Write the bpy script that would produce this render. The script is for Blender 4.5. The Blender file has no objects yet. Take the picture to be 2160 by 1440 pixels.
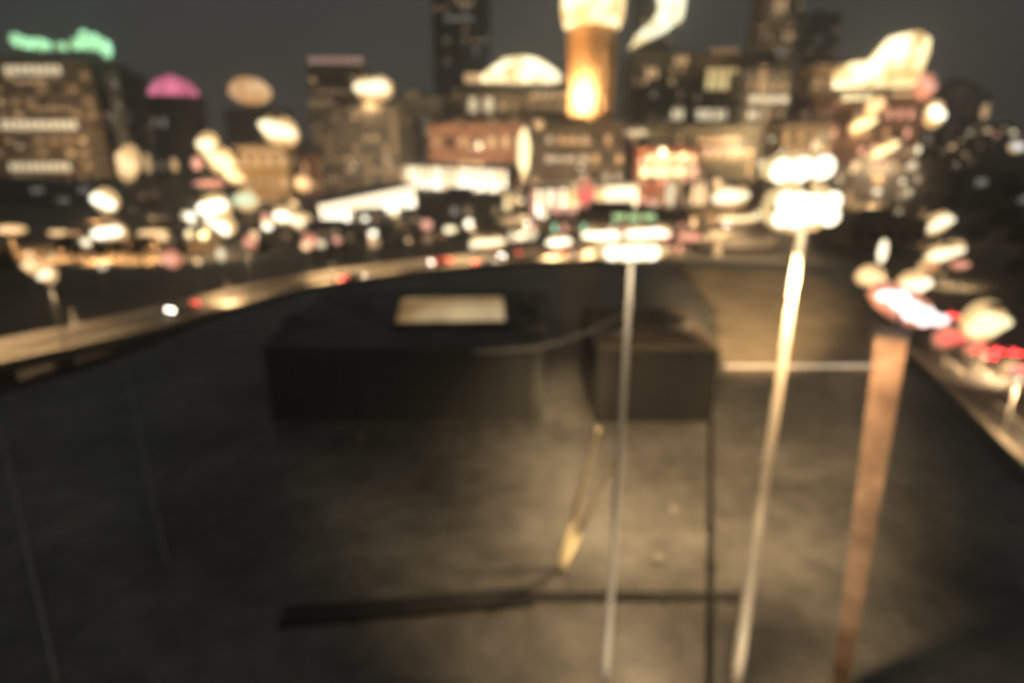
import bpy, bmesh, math, random
from mathutils import Vector, Matrix
random.seed(11)
R = math.radians
scene = bpy.context.scene
COL = scene.collection

# ---------------------------------------------------------------- camera
CAMZ = 35.0; PITCH = R(18.3); F = 1300.0
ROOFZ = 15.0
cd = bpy.data.cameras.new("camera"); cam = bpy.data.objects.new("camera", cd); COL.objects.link(cam)
cam.location = (0, 0, CAMZ); cam.rotation_euler = (R(90) - PITCH, 0, 0)
cd.sensor_width = 36.0; cd.lens = 36.0 * F / 2160.0
cd.clip_start = 0.1; cd.clip_end = 12000
cd.dof.use_dof = True            # the webcam is focused on its own window pane, not on the city
cd.dof.focus_distance = 2.0; cd.dof.aperture_fstop = 0.56; cd.dof.aperture_blades = 0
scene.camera = cam
# ---------------------------------------------------------------- night sky
world = bpy.data.worlds.new("World"); scene.world = world; world.use_nodes = True
nt = world.node_tree; nt.nodes.clear()
wo = nt.nodes.new("ShaderNodeOutputWorld"); bg = nt.nodes.new("ShaderNodeBackground"); sk = nt.nodes.new("ShaderNodeTexSky")
sk.sky_type = 'NISHITA'; sk.sun_disc = False; sk.sun_elevation = R(-9); sk.sun_rotation = R(200)
bg.inputs[1].default_value = 0.05; nt.links.new(sk.outputs[0], bg.inputs[0])
bg2 = nt.nodes.new("ShaderNodeBackground"); bg2.inputs[1].default_value = 1.0
tc = nt.nodes.new("ShaderNodeTexCoord"); sx = nt.nodes.new("ShaderNodeSeparateXYZ"); rp = nt.nodes.new("ShaderNodeValToRGB")
nt.links.new(tc.outputs['Generated'], sx.inputs[0]); nt.links.new(sx.outputs['Z'], rp.inputs[0]); nt.links.new(rp.outputs[0], bg2.inputs[0])
e = rp.color_ramp.elements                      # light-polluted overcast: paler and warmer near the horizon
e[0].position = 0.0; e[0].color = (0.088, 0.080, 0.066, 1)
e[1].position = 0.30; e[1].color = (0.074, 0.077, 0.068, 1)
ad = nt.nodes.new("ShaderNodeAddShader"); nt.links.new(bg.outputs[0], ad.inputs[0]); nt.links.new(bg2.outputs[0], ad.inputs[1]); nt.links.new(ad.outputs[0], wo.inputs[0])
sun = bpy.data.lights.new("moon", 'SUN'); sun.energy = 0.01; sun.angle = R(10); sun.color = (1, .95, .85)
so = bpy.data.objects.new("moon", sun); COL.objects.link(so); so.rotation_euler = (R(40), 0, R(-20))
vs = scene.view_settings
scene.display_settings.display_device = 'sRGB'; vs.view_transform = 'Standard'; vs.look = 'None'; vs.exposure = 0; vs.gamma = 1; vs.use_curve_mapping = False
scene.cycles.use_denoising = True
scene.cycles.max_bounces = 4; scene.cycles.sample_clamp_indirect = 3.0
scene.cycles.caustics_reflective = False; scene.cycles.caustics_refractive = False

# ---------------------------------------------------------------- measuring: a photograph pixel to a real point
cP, sP = math.cos(PITCH), math.sin(PITCH)
def ray(px, py):
    x = (px - 1080) / F; y = (720 - py) / F
    return Vector((x, cP + y * sP, -sP + y * cP))
def P(px, py, D):
    d = ray(px, py); return Vector((0, 0, CAMZ)) + d * (D / d.y)
def G(px, py, z=0.0):
    d = ray(px, py); return Vector((0, 0, CAMZ)) + d * ((z - CAMZ) / d.z)
def mpp(py, D): return D / ray(1080, py).y / F      # metres per photograph pixel
def Z(py, D): return P(1080, py, D).z
def X(px, py, D): return P(px, py, D).x

# ---------------------------------------------------------------- materials
MATS = {}
def mat(name, col, rough=.7, var=.25, scale=.5, metal=0, bump=0.0, spec=.5):
    if name in MATS: return MATS[name]
    m = bpy.data.materials.new(name); m.use_nodes = True; n = m.node_tree.nodes; l = m.node_tree.links
    b = n['Principled BSDF']; b.inputs['Roughness'].default_value = rough; b.inputs['Metallic'].default_value = metal
    b.inputs['Specular IOR Level'].default_value = spec
    tx = n.new('ShaderNodeTexCoord'); no = n.new('ShaderNodeTexNoise'); no.inputs['Scale'].default_value = scale; no.inputs['Detail'].default_value = 5
    r = n.new('ShaderNodeValToRGB'); l.new(tx.outputs['Object'], no.inputs['Vector']); l.new(no.outputs['Fac'], r.inputs[0])
    a = [c * (1 - var) for c in col]; c2 = [min(1, c * (1 + var)) for c in col]
    r.color_ramp.elements[0].position = .35; r.color_ramp.elements[1].position = .65
    r.color_ramp.elements[0].color = (*a, 1); r.color_ramp.elements[1].color = (*c2, 1); l.new(r.outputs[0], b.inputs['Base Color'])
    if bump:
        bp = n.new('ShaderNodeBump'); bp.inputs['Strength'].default_value = bump; l.new(no.outputs['Fac'], bp.inputs['Height']); l.new(bp.outputs[0], b.inputs['Normal'])
    MATS[name] = m; return m
def glow(name, col, s, light=True, var=0.0, scale=.3):
    if name in MATS: return MATS[name]
    m = bpy.data.materials.new(name); m.use_nodes = True; n = m.node_tree.nodes; l = m.node_tree.links
    b = n['Principled BSDF']; b.inputs['Base Color'].default_value = (*[min(.8, c * .6) for c in col], 1)
    b.inputs['Emission Color'].default_value = (*col, 1); b.inputs['Emission Strength'].default_value = s
    if var:      # uneven interior behind glass; amber patches stand in for soft halos
        tx = n.new('ShaderNodeTexCoord'); no = n.new('ShaderNodeTexNoise'); no.inputs['Scale'].default_value = scale; no.inputs['Detail'].default_value = 3
        mr = n.new('ShaderNodeMapRange'); mr.inputs[1].default_value = .35; mr.inputs[2].default_value = .65; mr.inputs[3].default_value = s * (1 - var); mr.inputs[4].default_value = s * (1 + var)
        l.new(tx.outputs['Object'], no.inputs['Vector']); l.new(no.outputs['Fac'], mr.inputs[0]); l.new(mr.outputs[0], b.inputs['Emission Strength'])
        mc = n.new('ShaderNodeMix'); mc.data_type = 'RGBA'; mc.inputs[6].default_value = (col[0], col[1] * .72, col[2] * .45, 1) if col[1] > .5 else (*col, 1); mc.inputs[7].default_value = (*col, 1)
        m2_ = n.new('ShaderNodeMapRange'); m2_.inputs[1].default_value = .36; m2_.inputs[2].default_value = .58; l.new(no.outputs['Fac'], m2_.inputs[0]); l.new(m2_.outputs[0], mc.inputs[0]); l.new(mc.outputs[2], b.inputs['Emission Color'])
    m.cycles.emission_sampling = 'AUTO' if light else 'NONE'
    MATS[name] = m; return m

CONC = mat('concrete', (.26, .235, .20), .8, .2, .15)
CONCD = mat('dark_concrete', (.10, .09, .08), .8, .3, .2)
BRWN = mat('brown_stone', (.22, .165, .11), .8, .25, .1)
GREY = mat('grey_panel', (.17, .165, .15), .6, .2, .1)
DARK = mat('dark_glass_wall', (.028, .030, .030), .35, .3, .1)
BLK = mat('black_metal', (.02, .02, .02), .5, .3, 2)
STEEL = mat('galvanised_steel', (.42, .41, .38), .45, .1, 3, metal=.2)
ASPH = mat('asphalt', (.055, .052, .048), .75, .35, .25, bump=.1)
PAVE = mat('pavement', (.22, .19, .15), .8, .2, .6)
LEAF = mat('dark_foliage', (.045, .055, .025), .8, .4, .6)
BARK = mat('bark', (.07, .05, .035), .9, .3, 3)
RUB = mat('rubber', (.02, .02, .02), .8, .1, 3)
WDARK = mat('unlit_window', (.03, .033, .036), .15, .2, 1)
W1 = glow('warm_window', (1, .68, .36), .55, False)
W2 = glow('bright_window', (1, .84, .55), 1.1, False)
W3 = glow('cool_window', (.80, .76, .66), .26, False)
W4 = glow('dim_window', (.9, .60, .34), .26, False)
LW = glow('lamp_white', (1, .93, .72), 3.2)
HALO = glow('lamp_halo_amber', (1, .66, .30), .95)  # this and the next three: halo colours for emissive shells around lamps
HALO_DIM = glow('lamp_halo_dim', (1, .58, .28), .17)
HALO_DIM_ROSE = glow('lamp_halo_dim_rose', (1, .36, .24), .15)
HALO_ROSE = glow('lamp_halo_rose', (1, .40, .24), .7)
LY = glow('lamp_yellow', (1, .84, .46), 2.0)
LO = glow('lamp_amber', (1, .66, .34), 1.8)
LP = glow('lamp_pink', (1, .48, .34), 1.15)
LG = glow('lamp_green', (.55, 1, .62), 1.1)
LR = glow('lamp_red', (1, .16, .13), 1.2)
LC = glow('lamp_cream', (1, .86, .58), 2.2)

# ---------------------------------------------------------------- builders
def tag(o, label=None, cat=None, group=None, kind=None):
    if label: o['label'] = label
    if cat: o['category'] = cat
    if group: o['group'] = group
    if kind: o['kind'] = kind
    return o
def meshobj(name, verts, faces, m, parent=None, smooth=False, mi=None):
    me = bpy.data.meshes.new(name); me.from_pydata([tuple(v) for v in verts], [], faces)
    for k in (m if isinstance(m, (list, tuple)) else [m]): me.materials.append(k)
    if mi: me.polygons.foreach_set('material_index', mi)
    if smooth: me.polygons.foreach_set('use_smooth', [True] * len(me.polygons))
    me.update(); o = bpy.data.objects.new(name, me); COL.objects.link(o)
    if parent: o.parent = parent
    return o
def empty(name, loc, rz=0, label=None, cat=None, group=None):
    o = bpy.data.objects.new(name, None); COL.objects.link(o); o.location = loc; o.rotation_euler = (0, 0, rz); o.empty_display_size = .5
    return tag(o, label, cat, group)
class MB:
    def __init__(s): s.v = []; s.f = []; s.mi = []
    def box(s, x0, x1, y0, y1, z0, z1, mi=0, taper=0, M=None):
        n = len(s.v); t = taper
        vs_ = [(x0, y0, z0), (x1, y0, z0), (x1, y1, z0), (x0, y1, z0), (x0 + t, y0 + t, z1), (x1 - t, y0 + t, z1), (x1 - t, y1 - t, z1), (x0 + t, y1 - t, z1)]
        s.v += [M @ Vector(q) for q in vs_] if M else vs_
        for q in ((0, 3, 2, 1), (4, 5, 6, 7), (0, 1, 5, 4), (1, 2, 6, 5), (2, 3, 7, 6), (3, 0, 4, 7)): s.f.append(tuple(n + i for i in q)); s.mi.append(mi)
        return s
    def tube(s, a, b, r0, r1=None, k=8, mi=0):
        r1 = r0 if r1 is None else r1; a, b = Vector(a), Vector(b); d = (b - a).normalized()
        u = d.orthogonal().normalized(); w = d.cross(u); n = len(s.v)
        for c, r in ((a, r0), (b, r1)):
            for i in range(k):
                t = 2 * math.pi * i / k; s.v.append(c + u * (r * math.cos(t)) + w * (r * math.sin(t)))
        for i in range(k): j = (i + 1) % k; s.f.append((n + i, n + j, n + k + j, n + k + i)); s.mi.append(mi)
        s.f.append(tuple(n + i for i in reversed(range(k)))); s.f.append(tuple(n + k + i for i in range(k))); s.mi += [mi, mi]
        return s
    def lathe(s, prof, k=16, c=(0, 0, 0), mi=0, cap=True):
        n = len(s.v)
        for r, z in prof:
            for i in range(k):
                t = 2 * math.pi * i / k; s.v.append((c[0] + r * math.cos(t), c[1] + r * math.sin(t), c[2] + z))
        for j in range(len(prof) - 1):
            for i in range(k):
                q = (i + 1) % k; s.f.append((n + j * k + i, n + j * k + q, n + (j + 1) * k + q, n + (j + 1) * k + i)); s.mi.append(mi)
        if cap:
            s.f.append(tuple(n + i for i in reversed(range(k)))); s.f.append(tuple(n + (len(prof) - 1) * k + i for i in range(k))); s.mi += [mi, mi]
        return s
    def build(s, name, m, parent=None, smooth=False): return meshobj(name, s.v, s.f, m, parent, smooth, s.mi)
def dup_tree(o, parent=None):
    c = o.copy(); COL.objects.link(c); c.parent = parent
    for ch in list(o.children): dup_tree(ch, c)
    return c
MESHC = {}
def louvre_mesh(w, h, pm):
    k = ('lv', round(w, 2), round(h, 2), pm.name)
    if k in MESHC: return MESHC[k]
    m = MB(); m.box(-w / 2, w / 2, -.06, 0, -h / 2, h / 2)
    for i in range(6): z = -h / 2 + h * (i + .3) / 6; m.box(-w / 2 + .1, w / 2 - .1, -.13, -.061, z, z + h / 6 * .5)
    me = bpy.data.meshes.new('louvre'); me.from_pydata([tuple(v) for v in m.v], [], m.f); me.materials.append(pm); me.update(); MESHC[k] = me; return me
def window_mesh(w, h, m):
    """frame standing proud of the wall, pane set back in it; faces -Y"""
    k = (round(w, 2), round(h, 2), m.name)
    if k in MESHC: return MESHC[k]
    f = min(w, h) * .08 + .05; a, b = w / 2, h / 2; p = .18; q = .06
    V = [(-a, -p, -b), (a, -p, -b), (a, -p, b), (-a, -p, b), (-a + f, -p, -b + f), (a - f, -p, -b + f), (a - f, -p, b - f), (-a + f, -p, b - f),
         (-a + f, -q, -b + f), (a - f, -q, -b + f), (a - f, -q, b - f), (-a + f, -q, b - f), (-a, 0, -b), (a, 0, -b), (a, 0, b), (-a, 0, b)]
    Fc = [(0, 1, 5, 4), (1, 2, 6, 5), (2, 3, 7, 6), (3, 0, 4, 7), (4, 5, 9, 8), (5, 6, 10, 9), (6, 7, 11, 10), (7, 4, 8, 11), (8, 9, 10, 11), (12, 13, 1, 0), (13, 14, 2, 1), (14, 15, 3, 2), (15, 12, 0, 3)]
    me = bpy.data.meshes.new('window'); me.from_pydata(V, [], Fc); me.materials.append(CONCD); me.materials.append(m)
    me.polygons.foreach_set('material_index', [0] * 8 + [1] + [0] * 4); me.update(); MESHC[k] = me; return me
def put(name, me, parent, loc, rz=0):
    o = bpy.data.objects.new(name, me); COL.objects.link(o); o.parent = parent; o.location = loc; o.rotation_euler = (0, 0, rz); return o

def building(name, label, x0, x1, yt, D, depth, wm, cols=0, rows=0, lit=(), dens=.3, pal=(W1, W4, W3, W2), rm=None, cat='building', group=None,
             rz=0, z0=0, wtop=.06, side=True, wsize=(.55, .5), bands=(), cornice=True, rowfrac=1.0):
    """box building whose street face spans pixels x0..x1 with its top at pixel yt, at distance D"""
    zt = Z(yt, D); xa, xb = X(x0, yt, D), X(x1, yt, D); w = xb - xa; h = zt - z0
    root = empty(name, ((xa + xb) / 2, D, z0), rz, label, cat, group)
    MB().box(-w / 2, w / 2, 0, depth, -2, h).build('wall', wm, root)
    r = MB()
    c = .5 if cornice else .05
    r.box(-w / 2 - c, w / 2 + c, -c, depth + c, h + .003, h + .7)
    r.box(-w / 2 - c + .4, w / 2 + c - .4, -c + .4, depth + c - .4, h + .7, h + .72)
    r.box(-w * .2, w * .12, depth * .3, depth * .7, h + .72, h + 3.2, taper=.2)
    r.box(w * .2, w * .32, depth * .2, depth * .45, h + .72, h + 2.0)
    r.build('roof', rm or CONCD, root)
    if cols:
        H = h * (1 - wtop); rh = H * rowfrac / rows; cw = w / cols
        for j in range(rows):
            for i in range(cols):
                u = random.random()
                m = WDARK if u > dens * 1.5 else random.choice(pal)
                if (i, j) in lit: m = lit[(i, j)]
                put('window', window_mesh(cw * wsize[0], rh * wsize[1], m), root, (-w / 2 + cw * (i + .5), 0, H - rh * (j + .5)))
        if side:       # the flank seen from the camera
            sgn = 1 if (xa + xb) / 2 < 0 else -1
            n = max(2, min(6, int(depth / cw)))
            for j in range(rows):
                for i in range(n):
                    m = WDARK if random.random() > dens * .6 else random.choice(pal)
                    put('window', window_mesh(depth / n * wsize[0], rh * wsize[1], m), root, (sgn * w / 2, depth / n * (i + .5), H - rh * (j + .5)), sgn * R(90))
    for (b0, b1, yy, th, m) in bands:      # lit strips of glazing on one floor
        D_ = D; a, b = X(b0, yy, D_) - (xa + xb) / 2, X(b1, yy, D_) - (xa + xb) / 2; zc = Z(yy, D_) - z0; hh = th * mpp(yy, D_) / 2
        n = max(2, int(abs(b - a) / 4))
        for k in range(n):
            aa = a + (b - a) * k / n; bb = a + (b - a) * (k + 1) / n
            put('glazing_panel', window_mesh(abs(bb - aa) * .94, 2 * hh, m), root, ((aa + bb) / 2, -.19, zc))
    return root

def head_mesh(kind, n=1):
    key = (kind, n)
    if key in MESHC: return MESHC[key]
    rnd = random.Random(str(key)); bm = bmesh.new()
    for q in range(n):
        t = (q + .5) / n - .5; c = Vector((0, 0, 0)) if n == 1 else Vector((t * .8, rnd.uniform(-.1, .1), rnd.uniform(-.2, .2))); sc = 1 if n == 1 else rnd.uniform(.34, .62)
        g = bmesh.ops.create_icosphere(bm, subdivisions=2, radius=.5)
        for v in g['verts']: v.co = Vector((v.co.x * sc * rnd.uniform(.95, 1.05) * (1.25 if n > 1 else 1), v.co.y * sc, v.co.z * (sc * 1.1))) + c
    for f in bm.faces: f.smooth = True
    me = bpy.data.meshes.new('lamp_head'); bm.to_mesh(me); bm.free(); MESHC[key] = me; return me

def lamp(label, px, py, w, h, m, D=None, z=8.0, base=0.0, tilt=0, watt=0, col=(1, .66, .34), name='street_lamp', cat='street lamp', group=None, pole=True, cap=True):
    """a pole with a globe or a cluster luminaire; w, h the luminaire's size in photograph pixels"""
    p = P(px, py, D) if D else G(px, py, z)
    s = mpp(py, p.y); root = empty(name, (p.x, p.y, base), 0, label, cat, group)
    hz = p.z - base; W, H_ = w * s, h * s
    if pole and hz > 1:
        MB().tube((0, .1, 0), (0, .1, hz - H_ * .4), .13, .08).tube((0, .1, 0), (0, .1, .6), .25, .2).build('pole', BLK if name == 'road_lamp' else STEEL, root)
    me = head_mesh('h%d' % random.randint(0, 5), 1 if w < 26 or not cap else 3 if w < 45 else 5).copy(); me.materials.append(m)
    o = put('lamp_head', me, root, (0, 0, hz)); o.scale = (W, min(W, H_) * .9, H_); o.rotation_euler = (0, R(tilt), 0)  # head enlarged so that its shape takes in the glare
    if w > 24 and cap:      # added glowing shell behind the bulbs, a halo built as a surface
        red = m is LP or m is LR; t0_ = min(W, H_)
        for q_, (f_, mm_) in enumerate(((1.12, HALO_ROSE if red else HALO),)):
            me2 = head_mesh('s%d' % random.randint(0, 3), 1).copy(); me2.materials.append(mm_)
            o2 = put('lamp_halo', me2, root, (0, .3 + t0_ * (.3 + .35 * q_), hz)); o2.scale = (W * f_, t0_ * .5, H_ * f_); o2.rotation_euler = (0, R(tilt), 0)
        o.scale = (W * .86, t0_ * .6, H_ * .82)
    if cap and w > 60: MB().lathe([(W * .22, 0), (W * .16, H_ * .10), (.02, H_ * .14)], 10, (0, 0, hz + H_ * .46)).build('cap', BLK, root)
    if watt:
        ld = bpy.data.lights.new('lamp_or_fill_light', 'SPOT'); ld.energy = watt * 1.8; ld.color = col; ld.shadow_soft_size = .6; ld.spot_size = R(150); ld.spot_blend = .6
        lo = bpy.data.objects.new('lamp_or_fill_light', ld); COL.objects.link(lo); lo.parent = root; lo.location = (0, -W * .5 - .8, hz - H_ * .5 - .7)
        lo.rotation_euler = Vector((0, .35, -1)).to_track_quat('-Z', 'Y').to_euler()
    return root

def hall(name, label, A, B, h, depth, m, n=8, z0=0, rm=CONCD, cat='building', top=.8, mats=None):
    """long glazed hall from ground point A to B; lit panes between posts face the camera"""
    A, B = Vector(A), Vector(B); d = B - A; L = math.hypot(d.x, d.y); rz = math.atan2(d.y, d.x)
    root = empty(name, (A.x, A.y, z0), rz, label, cat); root.rotation_euler = (0, -math.atan2(B.z - A.z, L), rz)
    MB().box(0, L, .5, depth, -16, h).build('wall', BRWN, root)
    MB().box(-.5, L + .5, -1.2, depth + .5, h + .003, h + top).build('roof', rm, root)
    for k in range(n):
        mm = random.choice(mats) if mats else m
        put('glazing_panel', window_mesh(L / n * .95, h * .92, mm), root, (L * (k + .5) / n, .3, h * .5))
    p = MB()
    for k in range(n + 1): p.box(L * k / n - .12, L * k / n + .12, 0, .45, 0, h)
    p.build('post', CONC, root)
    return root

def leafy(name, label, x, y, z0, h, r, group, seed=0, cat='tree'):
    rnd = random.Random(seed); root = empty(name, (x, y, z0), rnd.uniform(0, 6), label, cat, group)
    t = MB().tube((0, 0, 0), (0, 0, h * .5), r * .09, r * .05)
    cl = []
    for k in range(5):
        a = rnd.uniform(0, 6.28); c = Vector((math.cos(a) * r * .5, math.sin(a) * r * .5, h * rnd.uniform(.55, .85))); cl.append((c, r * rnd.uniform(.4, .6)))
        t.tube((0, 0, h * .38), c, r * .04, r * .015, 5)
    cl.append((Vector((0, 0, h * .8)), r * .6))
    t.build('trunk', BARK, root)
    V = []; Fc = []
    for c, rr in cl:
        for _ in range(150):
            d = Vector((rnd.gauss(0, 1), rnd.gauss(0, 1), rnd.gauss(0, .8))).normalized() * rr * rnd.uniform(.5, 1.1)
            p = c + d; u = Vector((rnd.uniform(-1, 1), rnd.uniform(-1, 1), rnd.uniform(-.6, .6))).normalized(); w = u.orthogonal().normalized(); s = r * rnd.uniform(.06, .14)
            n = len(V); V += [p - u * s, p - w * s * .6, p + u * s, p + w * s * .6]; Fc.append((n, n + 1, n + 2, n + 3))
    meshobj('crown', V, Fc, LEAF, root)
    return root

# ================================================================ THE SETTING
S = 6000
gm = meshobj('ground', [(-S, -300, 0), (S, -300, 0), (S, 2 * S, 0), (-S, 2 * S, 0)], [(0, 1, 2, 3)], mat('ground_mix', (.085, .078, .066), .85, .45, .02)); tag(gm, kind='structure')
def strip(name, pts, width, z, m, thick=0, kindtag='structure', off=0, smoothn=6):
    """ribbon along points; thick > 0 gives it a slab's depth"""
    P3 = [Vector((p[0], p[1])) for p in pts]; Q = []
    for i in range(len(P3) - 1):
        p0 = P3[max(i - 1, 0)]; p1 = P3[i]; p2 = P3[i + 1]; p3 = P3[min(i + 2, len(P3) - 1)]
        for k in range(smoothn):
            t = k / smoothn
            Q.append(.5 * ((2 * p1) + (p2 - p0) * t + (2 * p0 - 5 * p1 + 4 * p2 - p3) * t * t + (3 * p1 - p0 - 3 * p2 + p3) * t ** 3))
    Q.append(P3[-1]); V = []; Fc = []
    for i, q in enumerate(Q):
        d = (Q[min(i + 1, len(Q) - 1)] - Q[max(i - 1, 0)]).normalized(); nrm = Vector((-d.y, d.x)); c = q + nrm * off
        a = c + nrm * width / 2; b = c - nrm * width / 2
        V += [(a.x, a.y, z), (b.x, b.y, z)] + ([(b.x, b.y, z - thick), (a.x, a.y, z - thick)] if thick else [])
    k = 4 if thick else 2
    for i in range(len(Q) - 1):
        n = i * k; m_ = n + k
        if thick:
            for j in range(4): j2 = (j + 1) % 4; Fc.append((n + j, n + j2, m_ + j2, m_ + j))
        else: Fc.append((n, m_, m_ + 1, n + 1))
    o = meshobj(name, V, Fc, m)
    if kindtag: o['kind'] = kindtag
    return o, Q
g2 = lambda px, py, z=0: tuple(G(px, py, z)[:2])
# the avenue at the right, running with the city grid, and its pavement; the cross street at the left
ave = [g2(2360, 1000), g2(2160, 850), g2(2050, 760), g2(1900, 640), g2(1760, 520), g2(1640, 410)]
o, AV = strip('avenue', ave, 15, .012, ASPH)
strip('pavement', ave, 7, .13, PAVE, .13, off=11.2)
cross = [g2(-500, 492), g2(0, 494), g2(370, 494), g2(900, 500), g2(1400, 495)]
strip('cross_street', cross, 16, .008, ASPH); strip('cross_street_pavement', cross, 4, .13, PAVE, .13, off=10.2)
WL = mat('road_paint', (.75, .72, .62), .6, .15, 2)
def dashes(name, Q, n0, n1, z, off=0, ln=3.0, gap=6.0, w=.18):
    m = MB(); acc = 0; L = 0
    for i in range(len(Q) - 1):
        a, b = Vector(Q[i]), Vector(Q[i + 1]); d = b - a; l = d.length; d.normalize(); nr = Vector((-d.y, d.x)); s = 0
        while s < l - ln:
            p = a + d * s + nr * off; q = p + d * ln; n = len(m.v)
            m.v += [(p.x - nr.x * w, p.y - nr.y * w, z), (p.x + nr.x * w, p.y + nr.y * w, z), (q.x + nr.x * w, q.y + nr.y * w, z), (q.x - nr.x * w, q.y - nr.y * w, z)]
            m.f.append((n, n + 1, n + 2, n + 3)); m.mi.append(0); s += ln + gap
    o = m.build(name, WL); o['kind'] = 'structure'; return o
dashes('avenue_markings', AV, 0, 1, .016); dashes('avenue_lane_markings', AV, 0, 1, .016, off=3.6)

# curved elevated roadway sweeping round behind the roof
VZ = 8.0
via = [g2(-500, 900, VZ), g2(-260, 812, VZ), g2(0, 752, VZ), g2(280, 692, VZ), g2(640, 603, VZ), g2(900, 566, VZ), g2(1130, 541, VZ), g2(1400, 503, VZ), g2(1640, 466, VZ), g2(1900, 422, VZ), g2(2160, 380, VZ), g2(2600, 340, VZ)]
vroot = empty('elevated_road', (0, 0, 0), 0, 'long curved elevated roadway sweeping behind the dark roof, brightly lit in the middle', 'elevated road')
deck, VQ = strip('deck', via, 11, VZ, mat('deck_asphalt', (.13, .115, .09), .75, .25, .2), .9, None); deck.parent = vroot
for off_ in (5.35, -5.35):
    w_, _ = strip('parapet', via, .3, VZ + .95, CONC, .947, None, off=off_); w_.parent = vroot
dm = MB()
for i in range(3, len(VQ) - 2, 3):
    q = VQ[i]; MB().box(q.x - 1, q.x + 1, q.y - .8, q.y + .8, 0, VZ - .95).build('pier', CONC, vroot)
dl = dashes('lane_marking', VQ, 0, 1, VZ + .006, w=.1); dl.parent = vroot; dl['kind'] = 'stuff'
# dark wooded hill at the right and its long ridge
V = []; Fc = []; nx, ny = 40, 14
for j in range(ny):
    for i in range(nx):
        x = 330 + i * 30; y = 560 + j * 45; t = math.sin(math.pi * j / (ny - 1)); hgt = 26 * t * min(1, i / 9) * (1 + .25 * math.sin(i * .9) + .15 * math.sin(i * 2.3 + j))
        V.append((x, y, hgt - .5))
for j in range(ny - 1):
    for i in range(nx - 1): n = j * nx + i; Fc.append((n, n + 1, n + nx + 1, n + nx))
tag(meshobj('hill', V, Fc, mat('hill_scrub', (.04, .045, .025), .9, .4, .05), smooth=True), kind='structure')

# ================================================================ THE NEAR ROOF
rb = mat('wet_roof_membrane', (.15, .142, .125), .5, .3, .12)
n = rb.node_tree.nodes; l = rb.node_tree.links; b = n['Principled BSDF']
b.inputs['Anisotropic'].default_value = .95; b.inputs['Roughness'].default_value = .42
cx = n.new('ShaderNodeCombineXYZ'); cx.inputs[1].default_value = 1.0; l.new(cx.outputs[0], b.inputs['Tangent'])
n2 = n.new('ShaderNodeTexNoise'); n2.inputs['Scale'].default_value = .9; n2.inputs['Detail'].default_value = 6
t2 = n.new('ShaderNodeTexCoord'); l.new(t2.outputs['Object'], n2.inputs['Vector'])
ml = n.new('ShaderNodeMapRange'); ml.inputs[1].default_value = .3; ml.inputs[2].default_value = .7; ml.inputs[3].default_value = .72; ml.inputs[4].default_value = 1.25; l.new(n2.outputs['Fac'], ml.inputs[0])
mx = n.new('ShaderNodeMix'); mx.data_type = 'RGBA'; mx.blend_type = 'MULTIPLY'; mx.inputs[0].default_value = 1
lk = b.inputs['Base Color'].links[0].from_socket; l.new(lk, mx.inputs[6]); l.new(ml.outputs[0], mx.inputs[7]); l.new(mx.outputs[2], b.inputs['Base Color'])
outl = [(-900, 1300), (-300, 930), (0, 826), (250, 748), (450, 668), (640, 612), (900, 574), (1130, 556), (1440, 548), (1840, 560), (1850, 700), (1950, 782), (2160, 1000), (2600, 1460), (3200, 2300)]
pts = [G(a, c, ROOFZ) for a, c in outl]
roofb = empty('low_wide_building', (0, 0, 0), 0, 'wide low building with a dark wet flat roof and a curved edge below the camera', 'building')
top = [Vector((p.x, p.y, ROOFZ)) for p in pts] + [Vector((60, 2, ROOFZ)), Vector((-60, 2, ROOFZ))]
N = len(top)
meshobj('roof', top, [tuple(range(N))], rb, roofb)
meshobj('wall', [(p.x, p.y, ROOFZ - .01) for p in top] + [(p.x, p.y, -.5) for p in top], [(i, (i + 1) % N, N + (i + 1) % N, N + i) for i in range(N)], CONC, roofb)
cop = MB()
for i in range(len(pts) - 1):
    a, c = pts[i], pts[i + 1]; d = (c - a); d.z = 0; L = d.length; d.normalize(); rz = math.atan2(d.y, d.x)
    M = Matrix.Translation((a.x, a.y, ROOFZ)) @ Matrix.Rotation(rz, 4, 'Z')
    MB().box(0, L, -.35, 0, .002, .55, M=M).build('parapet', CONCD if i < 4 else GREY, roofb)
xs = [x_ for x_ in range(-46, 40, 4)]
dseam = (G(1490, 900, ROOFZ) - G(1497, 1300, ROOFZ)); dseam.z = 0; dseam.normalize(); nseam = Vector((dseam.y, -dseam.x, 0))
def inside(p):
    c = False; j = N - 1
    for i in range(N):
        a, b_ = top[i], top[j]
        if (a.y > p.y) != (b_.y > p.y) and p.x < (b_.x - a.x) * (p.y - a.y) / (b_.y - a.y) + a.x: c = not c
        j = i
    return c
for k in range(-14, 12):
    o0 = Vector((0, 30, 0)) + nseam * (k * 3.1); st_ = [t_ for t_ in range(-14, 90) if inside(o0 + dseam * t_)]
    if len(st_) < 3: continue
    p0 = o0 + dseam * st_[0]; p1 = o0 + dseam * st_[-1]; w_ = nseam * .09; m_ = MB()
    for q in (p0, p1): m_.v += [(q.x - w_.x, q.y - w_.y, ROOFZ + .004), (q.x - w_.x * .6, q.y - w_.y * .6, ROOFZ + .03), (q.x + w_.x * .6, q.y + w_.y * .6, ROOFZ + .03), (q.x + w_.x, q.y + w_.y, ROOFZ + .004)]
    m_.f = [(0, 1, 5, 4), (1, 2, 6, 5), (2, 3, 7, 6), (0, 3, 2, 1), (4, 5, 6, 7)]; m_.mi = [0] * 5
    m_.build('seam', rb, roofb)
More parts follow.
